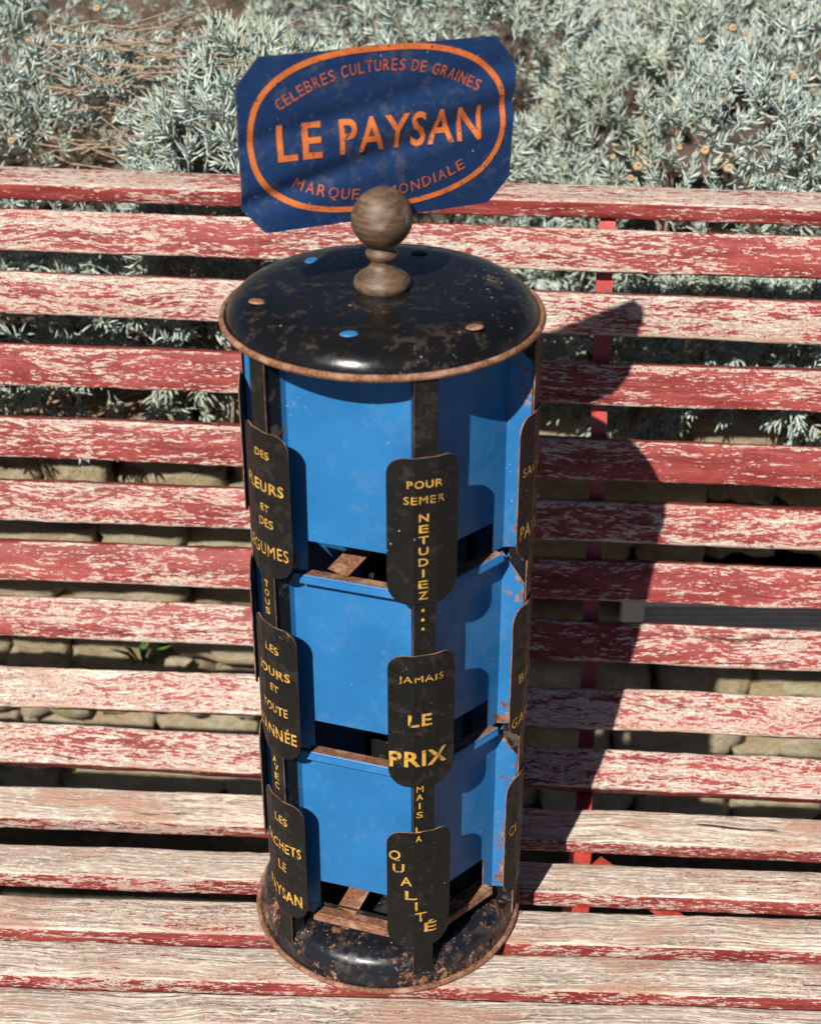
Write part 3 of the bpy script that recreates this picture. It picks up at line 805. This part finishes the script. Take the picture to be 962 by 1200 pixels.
def shrub(label, c, rad, n, seed, bare=0.0, droop=0.0, base_z=None, size=1.0, twigs=26):
    c = np.array(c); rad = np.array(rad); r = np.random.default_rng(seed)
    bz = bank_z(c[0], max(c[1], .70))-.02 if base_z is None else base_z
    root = thing('santolina_shrub', label, 'shrub', (float(c[0]), float(c[1]), float(bz)), 'silver shrubs on the bank behind the wall')
    o3 = np.array([c[0], c[1], bz])
    P = []; D = []; S = []
    while len(P) < n:
        v = r.normal(size=3); v /= np.linalg.norm(v)
        if v[1] > .45 or v[2] < -.55: continue
        q = c+v*rad
        lp = lump(q, 7, seed); lp2 = lump(q, 17, seed+3)
        if bare and lump(q, 4.5, seed+9) > .30-bare and r.random() < .8: continue
        if (lp2 < -.22 or lp < -.34) and r.random() < .8: continue
        k = 1 + .36*lp + .14*lp2 - abs(r.normal())*.10
        p = c+v*rad*k
        d = v*.8 + np.array([0, -.1, .55-droop]) + r.normal(size=3)*.38
        P.append(p); D.append(d); S.append(size*r.uniform(.65, 1.15))
    scatter('foliage', np.array(P)-o3, np.array(D), np.array(S), root)
    # woody stems
    bm = bmesh.new()
    for k in range(twigs):
        a = r.uniform(0, 6.28); p0 = np.array([c[0]+r.normal()*rad[0]*.25, c[1]+r.normal()*rad[1]*.2, bz])
        v = r.normal(size=3); v[2] = abs(v[2])*.8; v[1] = -abs(v[1]) if r.random() < .75 else v[1]; v /= np.linalg.norm(v)
        p1 = c+v*rad*r.uniform(.75, 1.0); m1 = p0*.45+p1*.55+np.array([0, 0, -.02])+r.normal(size=3)*.02
        t_ = [p0-o3, (p0*.7+m1*.3)-o3, m1-o3, (m1*.5+p1*.5)+r.normal(size=3)*.01-o3, p1-o3]
        tube([tuple(map(float, q)) for q in t_], .0032, .0012, 4, bm)
    so = obj('stems', bm, M['twig'], root, 180); so['kind'] = 'stuff'
    MOUNDS.append((c, rad, root, o3)); return root
shrub('wide grey-green santolina mound rising beyond the bench end opposite the support strap', (-.56, .88, .40), (.36, .27, .26), 1900, 1, bare=.26)
shrub('small bright santolina clump reaching over the top bench slat beside the sign', (-.16, .64, .48), (.13, .15, .15), 950, 2)
shrub('santolina mound directly behind the blue sign plate', (.06, .98, .44), (.27, .28, .28), 1200, 3, bare=.08)
shrub('large santolina mound with tan button flower heads beside the sign', (.46, .90, .40), (.30, .30, .27), 2300, 4, bare=.02)
shrub('dense santolina mound above the grey wall vent', (.90, .86, .44), (.27, .28, .27), 1900, 5, bare=.02)
shrub('back row santolina behind the wide bare-stemmed mound', (-.50, 1.45, .60), (.48, .34, .27), 1700, 6)
shrub('back row santolina between the sign and the button flowered mound', (.22, 1.62, .56), (.36, .3, .26), 1000, 7, bare=.06)
shrub('back row santolina behind the dense mound above the vent', (.90, 1.45, .60), (.38, .32, .28), 1200, 8)
shrub('low santolina filling the hollow between the button flowered mound and the dense mound', (.70, .74, .42), (.20, .15, .14), 700, 12, twigs=12)
shrub('santolina tuft hanging over the wall behind the upper slats, bare-stemmed mound above', (-.42, .64, .29), (.34, .12, .13), 800, 9, droop=.9, base_z=.20, twigs=14)
shrub('santolina tuft hanging over the wall behind the upper slats, vent below', (.50, .64, .27), (.33, .11, .12), 800, 10, droop=.9, base_z=.20, twigs=14)
# loose dry twigs lying over the bare patch
bm = bmesh.new(); r = np.random.default_rng(44)
root = MOUNDS[0][2]; o3 = MOUNDS[0][3]
for k in range(170):
    u = r.uniform(30, 300); v = r.uniform(25, 215)
    d = pray(u, v); tt = (r.uniform(.60, .80)-CAM.y)/d.y; p = np.array(CAM + d*tt)
    a = r.normal()*.30; ln = r.uniform(.05, .15)
    e = np.array([math.cos(a), r.normal()*.3, math.sin(a)-.12])*ln
    tube([tuple(map(float, q)) for q in (p-o3, p+e*.5+r.normal(size=3)*.004-o3, p+e-o3)], .0013, .0008, 4, bm)
o = obj('dry_twigs', bm, M['twig'], root, 180); o['kind'] = 'stuff'
# dry button flower heads
bmf = lathe([(0, .0034), (.0012, .0030), (.0019, .0022), (.0030, .0028), (.0042, .0016), (.0047, -.0005), (.0036, -.0030), (.0012, -.0045), (0, -.0048)], 14)
fme = bpy.data.meshes.new('flower_head'); bmf.to_mesh(fme); bmf.free(); fme.materials.append(M['flower']); fme.materials.append(M['flower_c'])
for p in fme.polygons:
    p.use_smooth = True
    if p.center.x**2+p.center.y**2 < .0019**2 and p.center.z > 0: p.material_index = 1
heads = [(718, 184), (747, 180), (747, 195), (763, 190), (738, 209), (796, 173), (826, 176), (840, 191), (853, 197), (829, 199), (859, 183), (845, 118), (858, 33), (873, 39), (820, 48), (250, 59), (190, 64), (222, 67), (208, 82), (166, 83), (153, 85), (14, 165), (195, 117), (286, 50), (114, 10), (35, 46), (92, 90), (930, 90), (210, 87), (203, 92)]
rh = random.Random(3)
for (u, v) in heads:
    d = np.array(pray(u, v)); best = None
    for (c, rad, root, o3) in MOUNDS:
        A = d/rad; B = (np.array(CAM)-c)/rad/1.13
        A = A/1.13; qa = A@A; qb = 2*A@B; qc = B@B-1; ds = qb*qb-4*qa*qc
        if ds > 0:
            k = (-qb-math.sqrt(ds))/(2*qa)
            if best is None or k < best[0]: best = (k, root, o3)
    if best is None: continue
    p = np.array(CAM)+d*best[0]-best[2]
    f = link('flower_head', fme, best[1]); f.location = tuple(map(float, p)); s = rh.uniform(.65, 1.3); f.scale = (s, s*rh.uniform(.8, 1.1), s)
    nd = Vector((rh.uniform(-.5, .3), -.75+rh.uniform(-.2, .3), .6+rh.uniform(-.3, .3))); f.rotation_euler = nd.to_track_quat('Z', 'Y').to_euler()
# a little green weed at the foot of the wall
wd = thing('green_weed', 'small green weed growing from a joint low in the limestone wall', 'weed', (0, 0, 0))
wp = on_plane(165, 770, Vector((0, WALL_Y-.08, 0)), Vector((0, -1, 0))); wd.location = wp
bm = bmesh.new(); r = random.Random(8)
for k in range(16):
    a = r.uniform(0, 6.28); d = Vector((math.cos(a), math.sin(a)*.6-.3, r.uniform(.1, .8))).normalized(); s = d.cross(Vector((0, 0, 1))).normalized()
    ln = r.uniform(.02, .045); q = [Vector((0, .01, -.02)), d*ln*.5+s*.005, d*ln, d*ln*.5-s*.005]
    bm.faces.new([bm.verts.new(x) for x in q])
obj('leaves', bm, M['weed'], wd)
